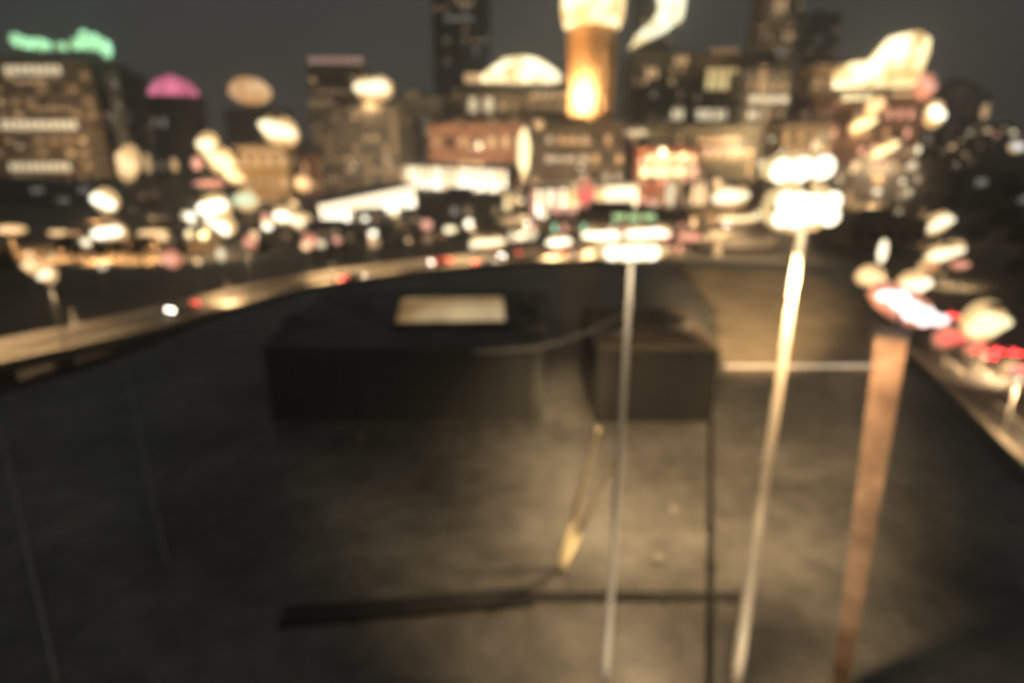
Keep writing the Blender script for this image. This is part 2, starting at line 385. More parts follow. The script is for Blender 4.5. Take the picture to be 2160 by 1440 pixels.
# narrow gutter trench and the long black pipe of the near roof
def roof_line(name, label, cat, pp, r, m, h=.12):
    mb = MB()
    for i in range(len(pp) - 1):
        a = G(*pp[i], ROOFZ); c = G(*pp[i + 1], ROOFZ); a.z = c.z = ROOFZ + h; mb.tube(a, c, r, r, 8)
        k = max(1, int((c - a).length / 3))
        for q in range(0, k, 4):
            s = a.lerp(c, q / k); mb.box(s.x - r * 1.4, s.x + r * 1.4, s.y - r * 1.4, s.y + r * 1.4, ROOFZ, ROOFZ + h)
    return tag(mb.build(name, m), label, cat)
def low_duct(name, label, cat, pa, pb, w, h, m):
    a = G(*pa, ROOFZ); c = G(*pb, ROOFZ); d = c - a; L = math.hypot(d.x, d.y); rz = math.atan2(d.y, d.x)
    root = empty(name, (a.x, a.y, ROOFZ), rz, label, cat)
    MB().box(0, L, -w / 2, w / 2, .12, h).build('body', m, root)
    for i in range(int(L / 3) + 1):
        MB().box(i * 3 - .1, i * 3 + .1, -w / 2 - .05, w / 2 + .05, 0, .118).build('foot', BLK, root)
    return root
low_duct('air_duct', 'long low black duct lying straight across the near lit roof', 'duct', (600, 1304), (1120, 1264), 1.05, .24, mat('tar_paint', (.035, .034, .032), .8, .2, 1))
low_duct('air_duct', 'short black duct crossing the lit roof below the two masts', 'duct', (1122, 1262), (1560, 1262), .55, .16, mat('tar_paint', (.035, .034, .032), .8, .2, 1))
roof_line('roof_pipe', 'straight black pipe running from the dark rooftop box to the bottom edge', 'pipe', [(1498, 892), (1498, 1200), (1496, 1500)], .15, BLK, .2)

def roof_box(name, label, x0, x1, ytop, ybot, D, depth, cat, wm, rm):
    z = ROOFZ; xa, xb = X(x0, ybot, D), X(x1, ybot, D); h = Z(ytop, D) - z
    root = empty(name, ((xa + xb) / 2, D, z), 0, label, cat); w = xb - xa
    MB().box(-w / 2, w / 2, 0, depth, -.2, h).build('wall', wm, root)
    MB().box(-w / 2 - .15, w / 2 + .15, -.15, depth + .15, h + .003, h + .2).build('roof', rm, root)
    k = int(w / 1.6)
    for i in range(k):
        put('louvre_panel', louvre_mesh(w / k * .94, h * .86, BLK if wm is DARK else mat('louvre_paint', (.075, .078, .075), .7, .15, 2)), root, (-w / 2 + w / k * (i + .5), 0, h * .5))
    return root, w, h
Dbx = G(1080, 890, ROOFZ).y
topz = Z(735, Dbx)
rootA, wA, hA = roof_box('plant_room', 'wide black plant room on the roof with a softly lit skylight on top', 575, 1142, 735, 890, Dbx, G(1080, 618, topz).y - Dbx, 'plant room', mat('plant_wall', (.10, .10, .095), .8, .2, .5), mat('plant_roof', (.10, .095, .09), .85, .3, .3))
rootB, wB, hB = roof_box('plant_room', 'black square-fronted plant room on the roof with a brownish top, crossed by the slim mast', 1254, 1500, 735, 890, Dbx, G(1380, 655, topz).y - Dbx, 'plant room', DARK, mat('roof_felt_brown', (.13, .10, .075), .85, .3, .5))
# skylight on the wide plant room
zt = ROOFZ + hA + .2; c0 = G(955, 664, zt); sL = G(850, 664, zt).x; sR = G(1062, 664, zt).x
sky = empty('skylight', (c0.x, c0.y, zt), R(3), 'long tan glowing skylight on the wide black plant room', 'skylight')
dy = (G(955, 640, zt).y - G(955, 690, zt).y) / 2; ww = (sR - sL)
MB().box(-ww / 2 - .3, ww / 2 + .3, -dy - .3, dy + .3, 0, .5).build('curb', CONCD, sky)
nk = 7
SKG = glow('skylight_glass', (1, .74, .40), .33, True, .6, .16)
for i in range(nk):
    a = -ww / 2 + ww * i / nk; m_ = MB(); bx = ww / nk
    m_.v = [(a + .01, -dy, .55), (a + bx - .01, -dy, .55), (a + bx - .01, 0, 1.3), (a + .01, 0, 1.3), (a + .01, dy, .55), (a + bx - .01, dy, .55), (a + .01, -dy, .502), (a + bx - .01, -dy, .502), (a + .01, dy, .502), (a + bx - .01, dy, .502)]
    m_.f = [(0, 1, 2, 3), (3, 2, 5, 4), (6, 7, 1, 0), (4, 5, 9, 8), (6, 0, 3, 4, 8), (7, 9, 5, 2, 1)]; m_.mi = [0] * 6
    m_.build('pane', SKG, sky)
for rr_, lst in ((rootA, ((-9, 5, 1.0), (-4.5, 9, .7), (9.5, 4, .8), (10, 11, 1.1))), (rootB, ((-2.2, 2.5, .6), (2.4, 4.5, .8)))):
    hh_ = (hA if rr_ is rootA else hB) + .2
    for vx, vy, vs_ in lst:
        u_ = MB().box(vx - vs_, vx + vs_, vy - vs_, vy + vs_, hh_, hh_ + vs_ * .8).build('fan_unit', GREY, rr_)
        MB().lathe([(vs_ * .75, 0), (vs_ * .75, .15), (vs_ * .5, .2)], 14, (vx, vy, hh_ + vs_ * .8 + .002)).build('fan_cowl', BLK, u_)
# pale curved handrail on the plant room
hr = empty('curved_handrail', (0, 0, 0), 0, 'thin pale curved handrail running from the wide plant room towards the slim mast', 'handrail')
hp = [(1000, 742), (1060, 740), (1120, 735), (1180, 722), (1240, 700), (1300, 672), (1340, 645)]
hq = [G(a, c, ROOFZ + hA + .9) for a, c in hp]
mb = MB()
for i in range(len(hq) - 1): mb.tube(hq[i], hq[i + 1], .09, .09, 6)
mb.build('rail', STEEL, hr)
for q in hq: MB().tube((q.x, q.y, ROOFZ), q, .03, .03, 6).build('post', BLK, hr)
# lit upper terrace and railing at the right
tz = ROOFZ + .6
ta = [G(1520, 775, tz), G(1850, 775, tz), G(1850, 640, tz), G(1700, 575, tz), G(1440, 560, tz), G(1510, 650, tz)]
TR = mat('terrace_paving', (.27, .215, .14), .7, .25, .25)
ter = empty('roof_terrace', (0, 0, 0), 0, 'raised paved terrace with lamplit tan floor behind the pale railing', 'terrace')
meshobj('floor', [(p.x, p.y, tz) for p in ta] + [(p.x, p.y, ROOFZ) for p in ta], [tuple(range(6))] + [(i, (i + 1) % 6, 6 + (i + 1) % 6, 6 + i) for i in range(6)], TR, ter)
a, c = G(1526, 776, tz), G(1846, 776, tz); yb = a.y - .15
rl = empty('railing', (a.x, yb, ROOFZ), 0, 'straight railing with a bright top rail in front of the tan terrace', 'railing')
Lr = c.x - a.x; hr_ = Z(770, yb) - ROOFZ
MB().box(0, Lr, -.12, .12, hr_ - .18, hr_).build('top_rail', glow('handrail_glow', (1, .85, .6), .62, True), rl)  # lamplight on the top rail put in as emission
nn = 12
for i in range(nn + 1): MB().box(Lr * i / nn - .06, Lr * i / nn + .06, -.06, .06, 0, hr_ - .183).build('post', BLK, rl)
for i in range(nn): MB().box(Lr * i / nn + .1, Lr * (i + 1) / nn - .1, -.02, .02, .15, hr_ - .3).build('panel', BRWN, rl)

# ---- masts with flood lamps
def spot(parent, loc, target, watt, col, deg, blend=1.0, size=.3):
    ld = bpy.data.lights.new('lamp_or_fill_light', 'SPOT'); ld.energy = watt; ld.color = col; ld.spot_size = R(deg); ld.spot_blend = blend; ld.shadow_soft_size = size
    lo = bpy.data.objects.new('lamp_or_fill_light', ld); COL.objects.link(lo); lo.parent = parent; lo.location = loc
    d = Vector(target) - (parent.location + Vector(loc)); lo.rotation_euler = d.to_track_quat('-Z', 'Y').to_euler(); return lo
def flood_bank(root, zc, W, H, D, nx, ny, m, tilt=0, x=0):
    for j in range(ny):
        for i in range(nx):
            a = -W / 2 + W * (i + .5) / nx + random.uniform(-.05, .05); zz = zc + (j - (ny - 1) / 2) * H / ny * .8 + tilt * a + random.uniform(-.07, .07)
            h_ = MB().lathe([(W / nx * .28, .12), (W / nx * .50, 0)], 12); o = h_.build('lamp_housing', BLK, root); o.rotation_euler = (R(-78), 0, 0); o.location = (x + a, -.12, zz)
            g_ = MB().lathe([(W / nx * .62, -.002), (W / nx * .58, -.05), (W / nx * .3, -.12), (.02, -.14)], 12); o2 = g_.build('lens', m, root, True); o2.rotation_euler = (R(-78), 0, 0); o2.location = (x + a, -.12, zz)
MW = glow('flood_lens', (1, .93, .72), 2.2)
def mast(label, px, py, D, r0, r1, W, H, nx, ny, tilt=0, second=None):
    p = P(px, py, D); root = empty('light_mast', (p.x, D, ROOFZ), 0, label, 'light mast'); hz = p.z - ROOFZ
    PM = mat('mast_paint_grey', (.42, .40, .35), .6, .08, 1) if nx * ny < 5 else mat('mast_paint', (.50, .44, .34), .5, .08, 1)
    MB().tube((0, 0, 0), (0, 0, hz), r0, r1, 12).build('pole', PM, root)
    MB().tube((0, 0, 0), (0, 0, .35), r0 * 2.2, r0 * 1.9, 12).build('base', CONC, root)
    MB().box(-W / 2, W / 2, -.06, .06, hz - .08, hz + .08).build('crossbar', BLK, root)
    flood_bank(root, hz, W, H, D, nx, ny, MW, tilt)
    if second:
        dz, W2, H2, dx = second
        MB().box(dx - W2 / 2, dx + W2 / 2, -.06, .06, hz + dz - .05, hz + dz + .05).build('crossbar', BLK, root)
        MB().tube((0, 0, hz), (dx * .3, 0, hz + dz), r1, r1 * .8).build('bracket', BLK, root)
        flood_bank(root, hz + dz, W2, H2, D, 3, 1, MW, 0, dx)
    return root, hz
m1, h1 = mast('slim grey mast with a small flood lamp row, standing before the square-fronted black plant room', 1333, 532, 17.3, .13, .085, 1.5, .34, 4, 1)
m2, h2 = mast('taller pale mast with the biggest cluster of blazing white flood lamps', 1698, 440, 17.3, .24, .12, 1.75, 1.05, 4, 2, .1, (1.05, 1.6, .5, -.25))
YC = (1, .69, .37)
spot(m2, (-.2, .5, h2 - 1.0), G(1490, 1010, ROOFZ), 25000, YC, 68)
spot(m2, (.3, .4, h2 - 1.0), G(1650, 1050, ROOFZ), 8000, YC, 40)
spot(m1, (.1, .5, h1 - .5), G(1200, 840, ROOFZ), 42000, YC, 15)
spot(m2, (.4, .5, h2 - .9), G(1660, 900, ROOFZ), 30000, YC, 34)
spot(m1, (0, .4, h1 - .5), G(1270, 980, ROOFZ), 18000, YC, 56)
spot(m2, (.5, 1.0, h2 - .8), G(1570, 640, ROOFZ), 480000, YC, 25)
for m_, h_, e_ in ((m1, h1, 1500), (m2, h2, 1600)):  # added lights without fixtures, brightening the mast poles
    spot(m_, (-.3, -3.6, .5), m_.location + Vector((0, 0, h_ * .40)), e_ * 1.0, (1, .80, .56), 100)
    spot(m_, (-.5, -1.6, h_ + .5), m_.location + Vector((0, 0, h_ - 2.2)), e_ * .55, (1, .80, .56), 90)
    spot(m_, (-.3, -.9, h_ * .55), m_.location + Vector((0, 0, 0)), e_ * .25, (1, .76, .48), 60)
spot(m1, (0, .4, h1 - .5), G(1040, 1090, ROOFZ), 4600, YC, 62)
spot(m2, (-.4, -.6, h2 - 1.0), G(1460, 1340, ROOFZ), 11500, YC, 84)
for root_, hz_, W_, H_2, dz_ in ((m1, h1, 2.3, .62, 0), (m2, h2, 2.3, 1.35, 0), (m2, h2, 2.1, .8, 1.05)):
    me = head_mesh('b', 1).copy(); me.materials.append(glow('flood_halo_gold', (1, .74, .36), .75)); o_ = put('flood_halo', me, root_, (0 if dz_ == 0 else -.25, .30, hz_ + dz_)); o_.scale = (W_, .35, H_2)  # added glowing shells, the halo of the flood lamps as a surface
spot(m1, (-1.2, 1.0, .6), G(1230, 1080, ROOFZ + 3), 2600, (1, .76, .45), 50)  # added unseen light that brightens the stay wires
# stay wires of the slim mast
st = empty('stay_wire', (0, 0, 0), 0, 'pair of pale stay wires slanting from the slim mast down to the roof', 'wire')
an = G(1183, 1200, ROOFZ); 
for (qx, qy) in ((1302, 965), (1262, 905)):
    t_ = P(qx, qy, 19 if qx > 1300 else 20)
    mm_ = MB().tube(an, t_, .20, .06, 6); mm_.build('wire', mat('stay_paint', (.85, .68, .40), .5, .05, 1), st)
MB().box(an.x - .25, an.x + .25, an.y - .25, an.y + .25, ROOFZ, ROOFZ + .18).build('anchor', CONC, st)
# square pillar at the right with its own floodlight bank
Dp = 17.7; pp = P(1882, 706, Dp)
pil = empty('concrete_pillar', (pp.x, Dp, ROOFZ), R(-33), 'tall square concrete pillar at the right of the roof, glowing orange from the lamps on top', 'pillar')
hp_ = pp.z - ROOFZ
pil.location.x += .75; pil.rotation_euler = (Matrix.Rotation(R(-3.0), 4, 'Y') @ Matrix.Rotation(R(-33), 4, 'Z')).to_euler()
MB().box(-.26, .26, -.26, .26, 0, hp_, taper=-.16).build('shaft', mat('pillar_stone', (.36, .24, .16), .8, .4, .9, bump=.4), pil)
MB().box(-.44, .44, -.44, .44, hp_ + .003, hp_ + .12).build('cap', CONCD, pil); MB().box(-.4, .4, -.4, .4, 0, .12).build('plinth', BLK, pil)
fb = P(1925, 652, Dp + .6)
fl = empty('floodlight_bank', (fb.x, Dp + .6, fb.z), 0, 'huge white and pink blazing floodlight bank above the orange pillar', 'floodlight')
PW = glow('pinkish_flood', (1, .84, .82), 1.9)
for i in range(5):
    t = i / 4 - .5
    o = put('lamp_head', head_mesh('f%d' % i).copy(), fl, (t * 1.75, 0, -t * .85 + .08 * math.sin(i * 2))); o.data.materials.append(PW); o.scale = (.68, .3, .6 if i in (1, 2, 3) else .35)
me_ = head_mesh('b', 1).copy(); me_.materials.append(glow('flood_halo_rose', (1, .42, .26), .4)); o_ = put('flood_halo', me_, fl, (0, .45, 0)); o_.scale = (2.7, .3, 1.0); o_.rotation_euler = (0, R(27), 0)  # added rose shell that draws the halo behind the floodlights
MB().tube((-1.0, .35, .5), (1.0, .35, -.5), .05).build('crossbar', BLK, fl); MB().tube((pp.x - fb.x, -.4, -.9), (0, .3, 0), .06).build('bracket', BLK, fl)
OC = (1, .60, .32)
for dx, w_ in ((-1.8, 420), (1.6, 40)):  # added lights hung before the pillar to brighten its faces
    ld = bpy.data.lights.new('lamp_or_fill_light', 'POINT'); ld.energy = w_; ld.color = OC; ld.shadow_soft_size = .3
    lo = bpy.data.objects.new('lamp_or_fill_light', ld); COL.objects.link(lo); lo.parent = fl; lo.location = (dx + pp.x - fb.x, -2.0, -1.2)
for lb, px, py, w, h, m in (('small amber lamp at the left end of the pillar floodlights', 1845, 585, 60, 38, LO), ('cream lamp standing up above the pillar floodlights', 1935, 605, 60, 50, LC), ('short upright cream lamp over the amber one', 1862, 530, 18, 46, LC)):
    lamp(lb, px, py, w, h, m, D=60, base=ROOFZ - 15, name='flood_lamp', cat='lamp')

# small things on the roof: vents
def vent(label, px, py, m=CONC):
    p = G(px, py, ROOFZ); r_ = empty('roof_vent', p, 0, label, 'vent')
    MB().lathe([(.13, 0), (.13, .35)], 10).build('pipe', CONC, r_); MB().lathe([(.26, .35), (.28, .4), (.1, .55)], 10).build('cowl', m, r_)
vent('small pale vent on the lit roof right of the slim mast base', 1386, 1190); vent('small vent between the slim mast and the black pipe', 1420, 1085); vent('lone grey vent on the unlit dark roof below the wide plant room', 762, 930)
for k, (a, c, lb) in enumerate((((0, 905), (122, 1445), 'thin grey conduit along the far left of the dark roof'), ((268, 790), (352, 1190), 'faint thin conduit on the dark roof right of the far left one'))):
    roof_line('roof_conduit', lb, 'conduit', [a, c], .07 if k == 0 else .05, STEEL, .1)

# ================================================================ THE CITY BEHIND
# left hotel with lit floors and green sign
building('hotel_block', 'wide brown block with bright tan floor strips under the green sign', -260, 188, 128, 400, 40, BRWN, 14, 10, dens=.30, pal=(W4, W4, W1), bands=[(8, 130, 148, 19, W2), (30, 100, 172, 8, W1), (0, 165, 264, 20, W2), (60, 160, 231, 9, W4), (20, 150, 352, 18, W2), (100, 130, 228, 9, W1)], rm=GREY)
building('annex_block', 'narrow dark grey block joined to the right of the brown floor-lit block', 190, 246, 150, 408, 30, GREY, 3, 11, dens=.18, pal=(W3, W3, W4), bands=[(196, 216, 166, 14, W3), (180, 240, 266, 8, W3)])
# green rooftop sign: illegible glowing shapes on a frame
gs = empty('rooftop_sign', (X(130, 95, 402), 402, Z(118, 402)), 0, 'glowing green rooftop sign on the brown floor-lit block', 'sign'); s_ = mpp(95, 402)
GN = glow('green_neon', (.45, 1, .60), 1.5, True, .35, .3)
MB().box(-108 * s_, 108 * s_, .4, .7, -3 * s_, 4 * s_).build('frame', CONCD, gs)
for a, z, w, h in ((-92, 30, 26, 26), (-70, 24, 24, 22), (-46, 22, 22, 26), (-28, 20, 12, 18), (0, 18, 22, 16), (30, 22, 20, 24), (52, 30, 24, 40), (74, 26, 22, 34), (92, 14, 22, 38)):
    m_ = MB(); a *= s_; z *= s_; w *= s_; h *= s_
    m_.lathe([(.05, -h / 2), (w * .35, -h * .42), (w * .52, 0), (w * .4, h * .35), (.05, h / 2)], 8, (a, 0, z)); m_.build('glowing_shape', GN, gs, True)
# dark drum tower with pink lantern
D = 330; p = P(334, 200, D); s_ = mpp(200, D)
tw = empty('round_tower', (p.x, D + 15, 0), 0, 'dark round tower crowned by a magenta-pink lit dome', 'tower')
MB().lathe([(60 * s_, 0), (60 * s_, p.z - 1), (56 * s_, p.z)], 28).build('wall', DARK, tw)
MB().lathe([(48 * s_, p.z + .003), (50 * s_, p.z + 22 * s_ * .4), (34 * s_, p.z + 30 * s_), (.3, p.z + 44 * s_)], 24).build('dome', glow('pink_glow', (1, .24, .40), .9, True, .45, .12), tw)
for j in range(9):
    for i in range(7):
        t = R(-90 + (i - 3) * 22); m_ = random.choice([WDARK] * 5 + [W4, W3]) if (i, j) != (2, 1) else W3
        put('window', window_mesh(3.0, 4.6, m_), tw, (60 * s_ * math.cos(t), 60 * s_ * math.sin(t), p.z - 6 - j * 7), t + R(90))
# lit globe on a dark block
building('dark_block', 'small dark block under the lit tan globe', 470, 578, 232, 350, 25, DARK, 4, 7, dens=.12, pal=(W4, W3))
lamp('large tan lit globe on top of the small dark block', 527, 192, 92, 50, glow('tan_globe', (1, .66, .36), .78, True, .25, 2), D=355, base=Z(232, 350), tilt=6, name='roof_globe', cat='globe', cap=False)
lamp('big cream lamp over the low amber building', 585, 277, 74, 52, LC, D=300, tilt=25, name='flood_lamp', cat='lamp')
building('amber_building', 'low amber lit building between the cream lamps and the mottled block', 498, 604, 308, 300, 20, mat('amber_render', (.5, .34, .17), .8, .15, .2), 4, 3, dens=.9, pal=(W1, W1, W4), bands=[(510, 596, 318, 8, W1)])
building('pink_building', 'reddish small building tucked left of the mottled grey block', 604, 652, 330, 310, 18, mat('red_render', (.28, .13, .09), .8, .2, .2), 2, 3, dens=.7, pal=(W4, W1))
for lb, px, py, w, h, m, ti in (('cream lamp leaning high in the cluster right of the round tower', 432, 305, 40, 44, LC, 35), ('yellow lamp in the middle of the slanting pair right of the round tower', 460, 340, 62, 46, LY, 40), ('lower yellow lamp of the slanting row beside the amber building', 490, 372, 40, 26, LY, 30), ('small pink lamp at the foot of the round tower, right side', 415, 345, 20, 24, LP, 0),
        ('round amber lamp between the annex block and the round tower', 262, 345, 44, 66, LO, 20), ('amber lamp low right of the amber building', 636, 388, 34, 28, LO, 20), ('pinkish lamp below the slanting yellow lamps', 440, 388, 60, 12, LP, 0),
        ('pale slit lamp on the left foot of the round tower', 311, 345, 16, 40, W1, 0), ('small pale lamp low on the round tower front', 367, 348, 14, 26, W1, 0)):
    lamp(lb, px, py, w, h, m, D=285, tilt=ti, name='flood_lamp', cat='lamp')
# mottled mid block and its penthouse
building('mottled_block', 'tall mottled grey-brown block left of the blazing hall', 655, 838, 222, 340, 30, CONC, 9, 9, dens=.30, pal=(W4, W4, W4, W1), rm=BRWN)
building('stepped_tower', 'brown stepped tower behind the mottled block with a pale pink crown', 646, 756, 140, 380, 25, BRWN, 5, 12, dens=.35, pal=(W4, W1), bands=[(650, 765, 128, 16, glow('crown_strip', (1, .66, .52), .42, False)), (650, 705, 218, 9, W1), (655, 740, 195, 8, W4)])
lamp('cream oblong lantern on the roof of the mottled block', 785, 187, 74, 46, LC, D=348, base=Z(222, 340), name='roof_lantern', cat='lantern', watt=8000)
building('slate_block', 'dark slate block just right of the mottled block', 840, 930, 205, 360, 25, GREY, 4, 9, dens=.12, pal=(W4, W3), bands=[(858, 884, 200, 9, W4)])
building('dark_slender_tower', 'tall very dark tower rising out of frame behind the yellow-roofed block', 905, 1030, -120, 520, 30, DARK, 6, 22, dens=.15, pal=(W3, W4), bands=[(962, 1000, 6, 14, W4), (938, 998, 40, 10, W3)])
# yellow-roofed block
building('gilded_block', 'brown block with the broad blazing yellow-white roof lantern', 950, 1196, 196, 375, 40, BRWN, 10, 7, dens=.35, pal=(W4, W1), bands=[(1120, 1196, 200, 16, W1), (1110, 1190, 222, 9, W4), (990, 1006, 222, 30, W2), (1022, 1040, 222, 30, W2)])
D = 380; s_ = mpp(160, D); c_ = P(1100, 176, D)
rl_ = empty('roof_lantern', (c_.x, D, c_.z), 0, 'broad blazing yellow-white lantern on the gilded block', 'lantern')
MB().lathe([(10 * s_, 52 * s_), (40 * s_, 46 * s_), (78 * s_, 20 * s_), (88 * s_, 6 * s_), (70 * s_, 0)][::-1], 20).build('dome', glow('lantern_glass', (1, .90, .58), 2.0, True, .5, .1), rl_, True)
MB().box(-120 * s_, -60 * s_, -2, 8, 2 * s_, 18 * s_).build('wing', W1, rl_)
MB().box(-95 * s_, 95 * s_, -3, 14, -5 * s_, -.01).build('base', BRWN, rl_)
building('rose_block', 'low rosy lit block right above the blazing curved hall', 902, 1112, 262, 345, 14, mat('rose_render', (.42, .22, .16), .8, .2, .1), 7, 3, dens=.4, pal=(W4, W1), rm=BRWN)
# the orange lit tower
D = 290; s_ = mpp(150, D); c_ = P(1246, 258, D)
ot = empty('floodlit_tower', (c_.x, D + 8, 0), 0, 'tall round tower floodlit deep orange, white-hot at its foot', 'tower')
TS = mat('ochre_tower_stone', (.62, .40, .20), .7, .08, .1)
zc = Z(40, D)
MB().lathe([(52 * s_, c_.z), (48 * s_, c_.z + 8), (46 * s_, zc)], 32).build('shaft', TS, ot, True)
MB().lathe([(60 * s_, zc - 2), (66 * s_, zc + 3), (66 * s_, zc + 14), (50 * s_, zc + 18)], 28).build('crown', glow('crown_glass', (1, .84, .50), 2.0, True, .4, .15), ot, True)
for k in range(10):
    t = R(-175 + k * 19); MB().box(-.25, .25, -.5, .2, c_.z + .5, zc - 2.1, M=Matrix.Translation((49 * s_ * math.cos(t), 49 * s_ * math.sin(t), 0)) @ Matrix.Rotation(t + R(90), 4, 'Z')).build('rib', TS, ot)
for dx, w_, zz in ((-7, 85000, 10), (-9, 9000, 22), (-12, 8000, 36)):
    ld = bpy.data.lights.new('lamp_or_fill_light', 'SPOT'); ld.energy = w_; ld.color = (1, .56, .22) if zz > 10 else (1, .72, .42); ld.shadow_soft_size = .8; ld.spot_size = R(150); ld.spot_blend = .6
    lo = bpy.data.objects.new('lamp_or_fill_light', ld); COL.objects.link(lo); lo.parent = ot; lo.location = (dx, -52 * s_ - 6, c_.z + zz); lo.rotation_euler = Vector((-dx * .12, 1, 0)).to_track_quat('-Z', 'Y').to_euler()
building('tower_podium', 'dark brown podium block under the floodlit orange tower', 1122, 1322, 262, 268, 40, mat('podium_stone', (.10, .075, .055), .8, .3, .1), 8, 5, dens=.3, pal=(W4, W3), bands=[(1190, 1250, 300, 9, W4), (1165, 1215, 335, 9, W3)])
lamp('pale lamp on the left corner of the dark podium', 1135, 262, 24, 18, W1, D=265, name='flood_lamp', cat='lamp')
# slanted white crown
D = 380; sl = empty('slanted_crown_tower', (X(1390, 60, D), D, 0), 0, 'dark tower carrying a slanted white glowing wing on its corner', 'tower')
MB().box(-10, 9, 4, 30, 0, Z(-60, D)).build('wall', DARK, sl)
MB().box(-10.6, 9.6, 3.4, 30.6, Z(-60, D) + .003, Z(-60, D) + 1).build('roof', CONCD, sl)
V = []
for dy in (0, 3.2):
    for a, c in ((1328, 104), (1345, 72), (1375, 48), (1392, 20), (1386, -30), (1430, -50), (1446, 0), (1440, 38), (1405, 66), (1360, 88)):
        q = P(a, c, D); V.append((q.x - sl.location.x, dy - .2, q.z))
nv = 10; meshobj('glowing_wing', V, [tuple(range(nv)), tuple(reversed(range(nv, 2 * nv)))] + [(i, nv + i, nv + (i + 1) % nv, (i + 1) % nv) for i in range(nv)], glow('wing_glow', (.98, 1, .74), 1.8, True, .15, .1), sl)
for j in range(11):
    for i in range(4): put('window', window_mesh(3, 3, random.choice([WDARK, WDARK, W4])), sl, (-7.5 + i * 4.8, 4, 6 + j * 9))
# right-hand downtown cluster
building('window_dotted_block', 'dark olive block dotted with cream windows right of the orange tower', 1336, 1470, 112, 340, 30, mat('olive_panel', (.10, .095, .065), .7, .25, .1), 7, 12, dens=.22, pal=(W4, W1, W3), bands=[(1362, 1388, 155, 22, W1), (1422, 1452, 128, 16, W1), (1416, 1442, 243, 24, W2)])
building('yellow_lit_block', 'brown block with a square yellow lit hall on its upper floor', 1470, 1600, 118, 350, 30, BRWN, 7, 11, dens=.35, pal=(W4, W4, W3), bands=[(1488, 1556, 168, 44, glow('yellow_hall', (1, .82, .38), .85, False, .3, .2)), (1468, 1502, 243, 24, W2), (1506, 1540, 243, 22, W2), (1500, 1560, 108, 10, W4)])
building('t_lit_block', 'tan block crossed by a bright ledge with a pale lit corner strip', 1578, 1670, 150, 320, 26, CONC, 5, 10, dens=.4, pal=(W4, W1), bands=[(1578, 1664, 210, 18, W2), (1602, 1614, 172, 60, W1), (1600, 1614, 300, 150, glow('corner_strip', (1, .74, .40), .42, False)), (1576, 1600, 243, 20, W2)])
building('tall_hazy_tower', 'tall hazy brown tower rising out of the top edge, right of centre', 1628, 1716, -140, 560, 30, BRWN, 6, 24, dens=.55, pal=(W4, W4, W1), bands=[(1632, 1660, 12, 30, W1), (1650, 1700, 78, 16, W1), (1636, 1660, 112, 14, W3)])
building('grey_slab_tower', 'slim grey slab tower beside the tall hazy brown tower', 1712, 1775, 30, 500, 25, GREY, 4, 16, dens=.3, pal=(W4, W3))
building('brown_midrise', 'brown mid-rise crowded behind the biggest flood lamps', 1655, 1760, 262, 290, 24, BRWN, 7, 7, dens=.45, pal=(W4, W1, W3), bands=[(1712, 1730, 308, 20, W2)])
building('olive_lowrise', 'olive low-rise with a row of pink windows above the red pavilion', 1330, 1600, 268, 275, 26, mat('olive_low', (.10, .09, .06), .8, .3, .1), 14, 5, dens=.3, pal=(W4, W1), bands=[(1460, 1570, 318, 10, glow('pink_row', (1, .66, .55), .5, False)), (1470, 1560, 297, 10, W4), (1305, 1365, 280, 10, W2), (1296, 1312, 310, 40, W1)], rowfrac=.8)
# bright right complex
building('bright_complex', 'red-brown block under the blazing stepped yellow roof at the right', 1758, 1962, 205, 300, 34, mat('maroon_stone', (.20, .11, .085), .8, .25, .1), 9, 6, dens=.4, pal=(W4, W1, LP), bands=[(1775, 1840, 204, 18, LY), (1880, 1965, 198, 16, LO)])
D = 300; V = []
bc = empty('stepped_roof_lantern', (X(1860, 150, D), D, 0), 0, 'blazing yellow-white stepped roof climbing to the right on the red-brown block', 'roof lantern')
sh = [(1776, 184), (1776, 150), (1800, 132), (1848, 128), (1872, 100), (1898, 74), (1935, 66), (1958, 84), (1954, 112), (1940, 150), (1936, 180)]
for dy in (-2, 8):
    for a, c in sh: q = P(a, c, D); V.append((q.x - bc.location.x, dy, q.z))
nv = len(sh); meshobj('glass_body', V, [tuple(reversed(range(nv))), tuple(range(nv, 2 * nv))] + [(i, (i + 1) % nv, nv + (i + 1) % nv, nv + i) for i in range(nv)], glow('stepped_glow', (1, .88, .52), 2.1, True, .6, .12), bc)
q0 = P(1860, 190, D); MB().box(q0.x - 18 - bc.location.x, q0.x + 18 - bc.location.x, -2.3, 9, q0.z - 1.5, q0.z + .8).build('base', BRWN, bc)
building('salmon_block', 'slim salmon lit block left of the blazing stepped roof', 1722, 1776, 136, 330, 20, mat('salmon_render', (.5, .34, .24), .8, .2, .2), 4, 7, dens=.7, pal=(W1, W4))
building('dusky_block', 'dusky block at the right end of the downtown towers', 1962, 2005, 215, 330, 20, DARK, 2, 5, dens=.3, pal=(W4, W3))
for lb, px, py, w, h, m, ti in (('yellow slanting lamp on the red-brown block front', 1822, 262, 52, 26, LY, -30), ('amber lamp above the yellow slanting one', 1852, 222, 40, 30, LO, -40), ('lower yellow slanting lamp on the red-brown block', 1864, 318, 66, 22, LY, -35), ('pink lamp on the right corner of the red-brown block', 1960, 182, 42, 46, LP, 0), ('upright white lamp right of the red-brown block', 1980, 241, 40, 46, LW, 0),
        ('tall pale lamp slit far right above the hill houses', 2078, 236, 14, 30, W1, 0)):
    lamp(lb, px, py, w, h, m, D=288, tilt=ti, name='flood_lamp', cat='lamp')
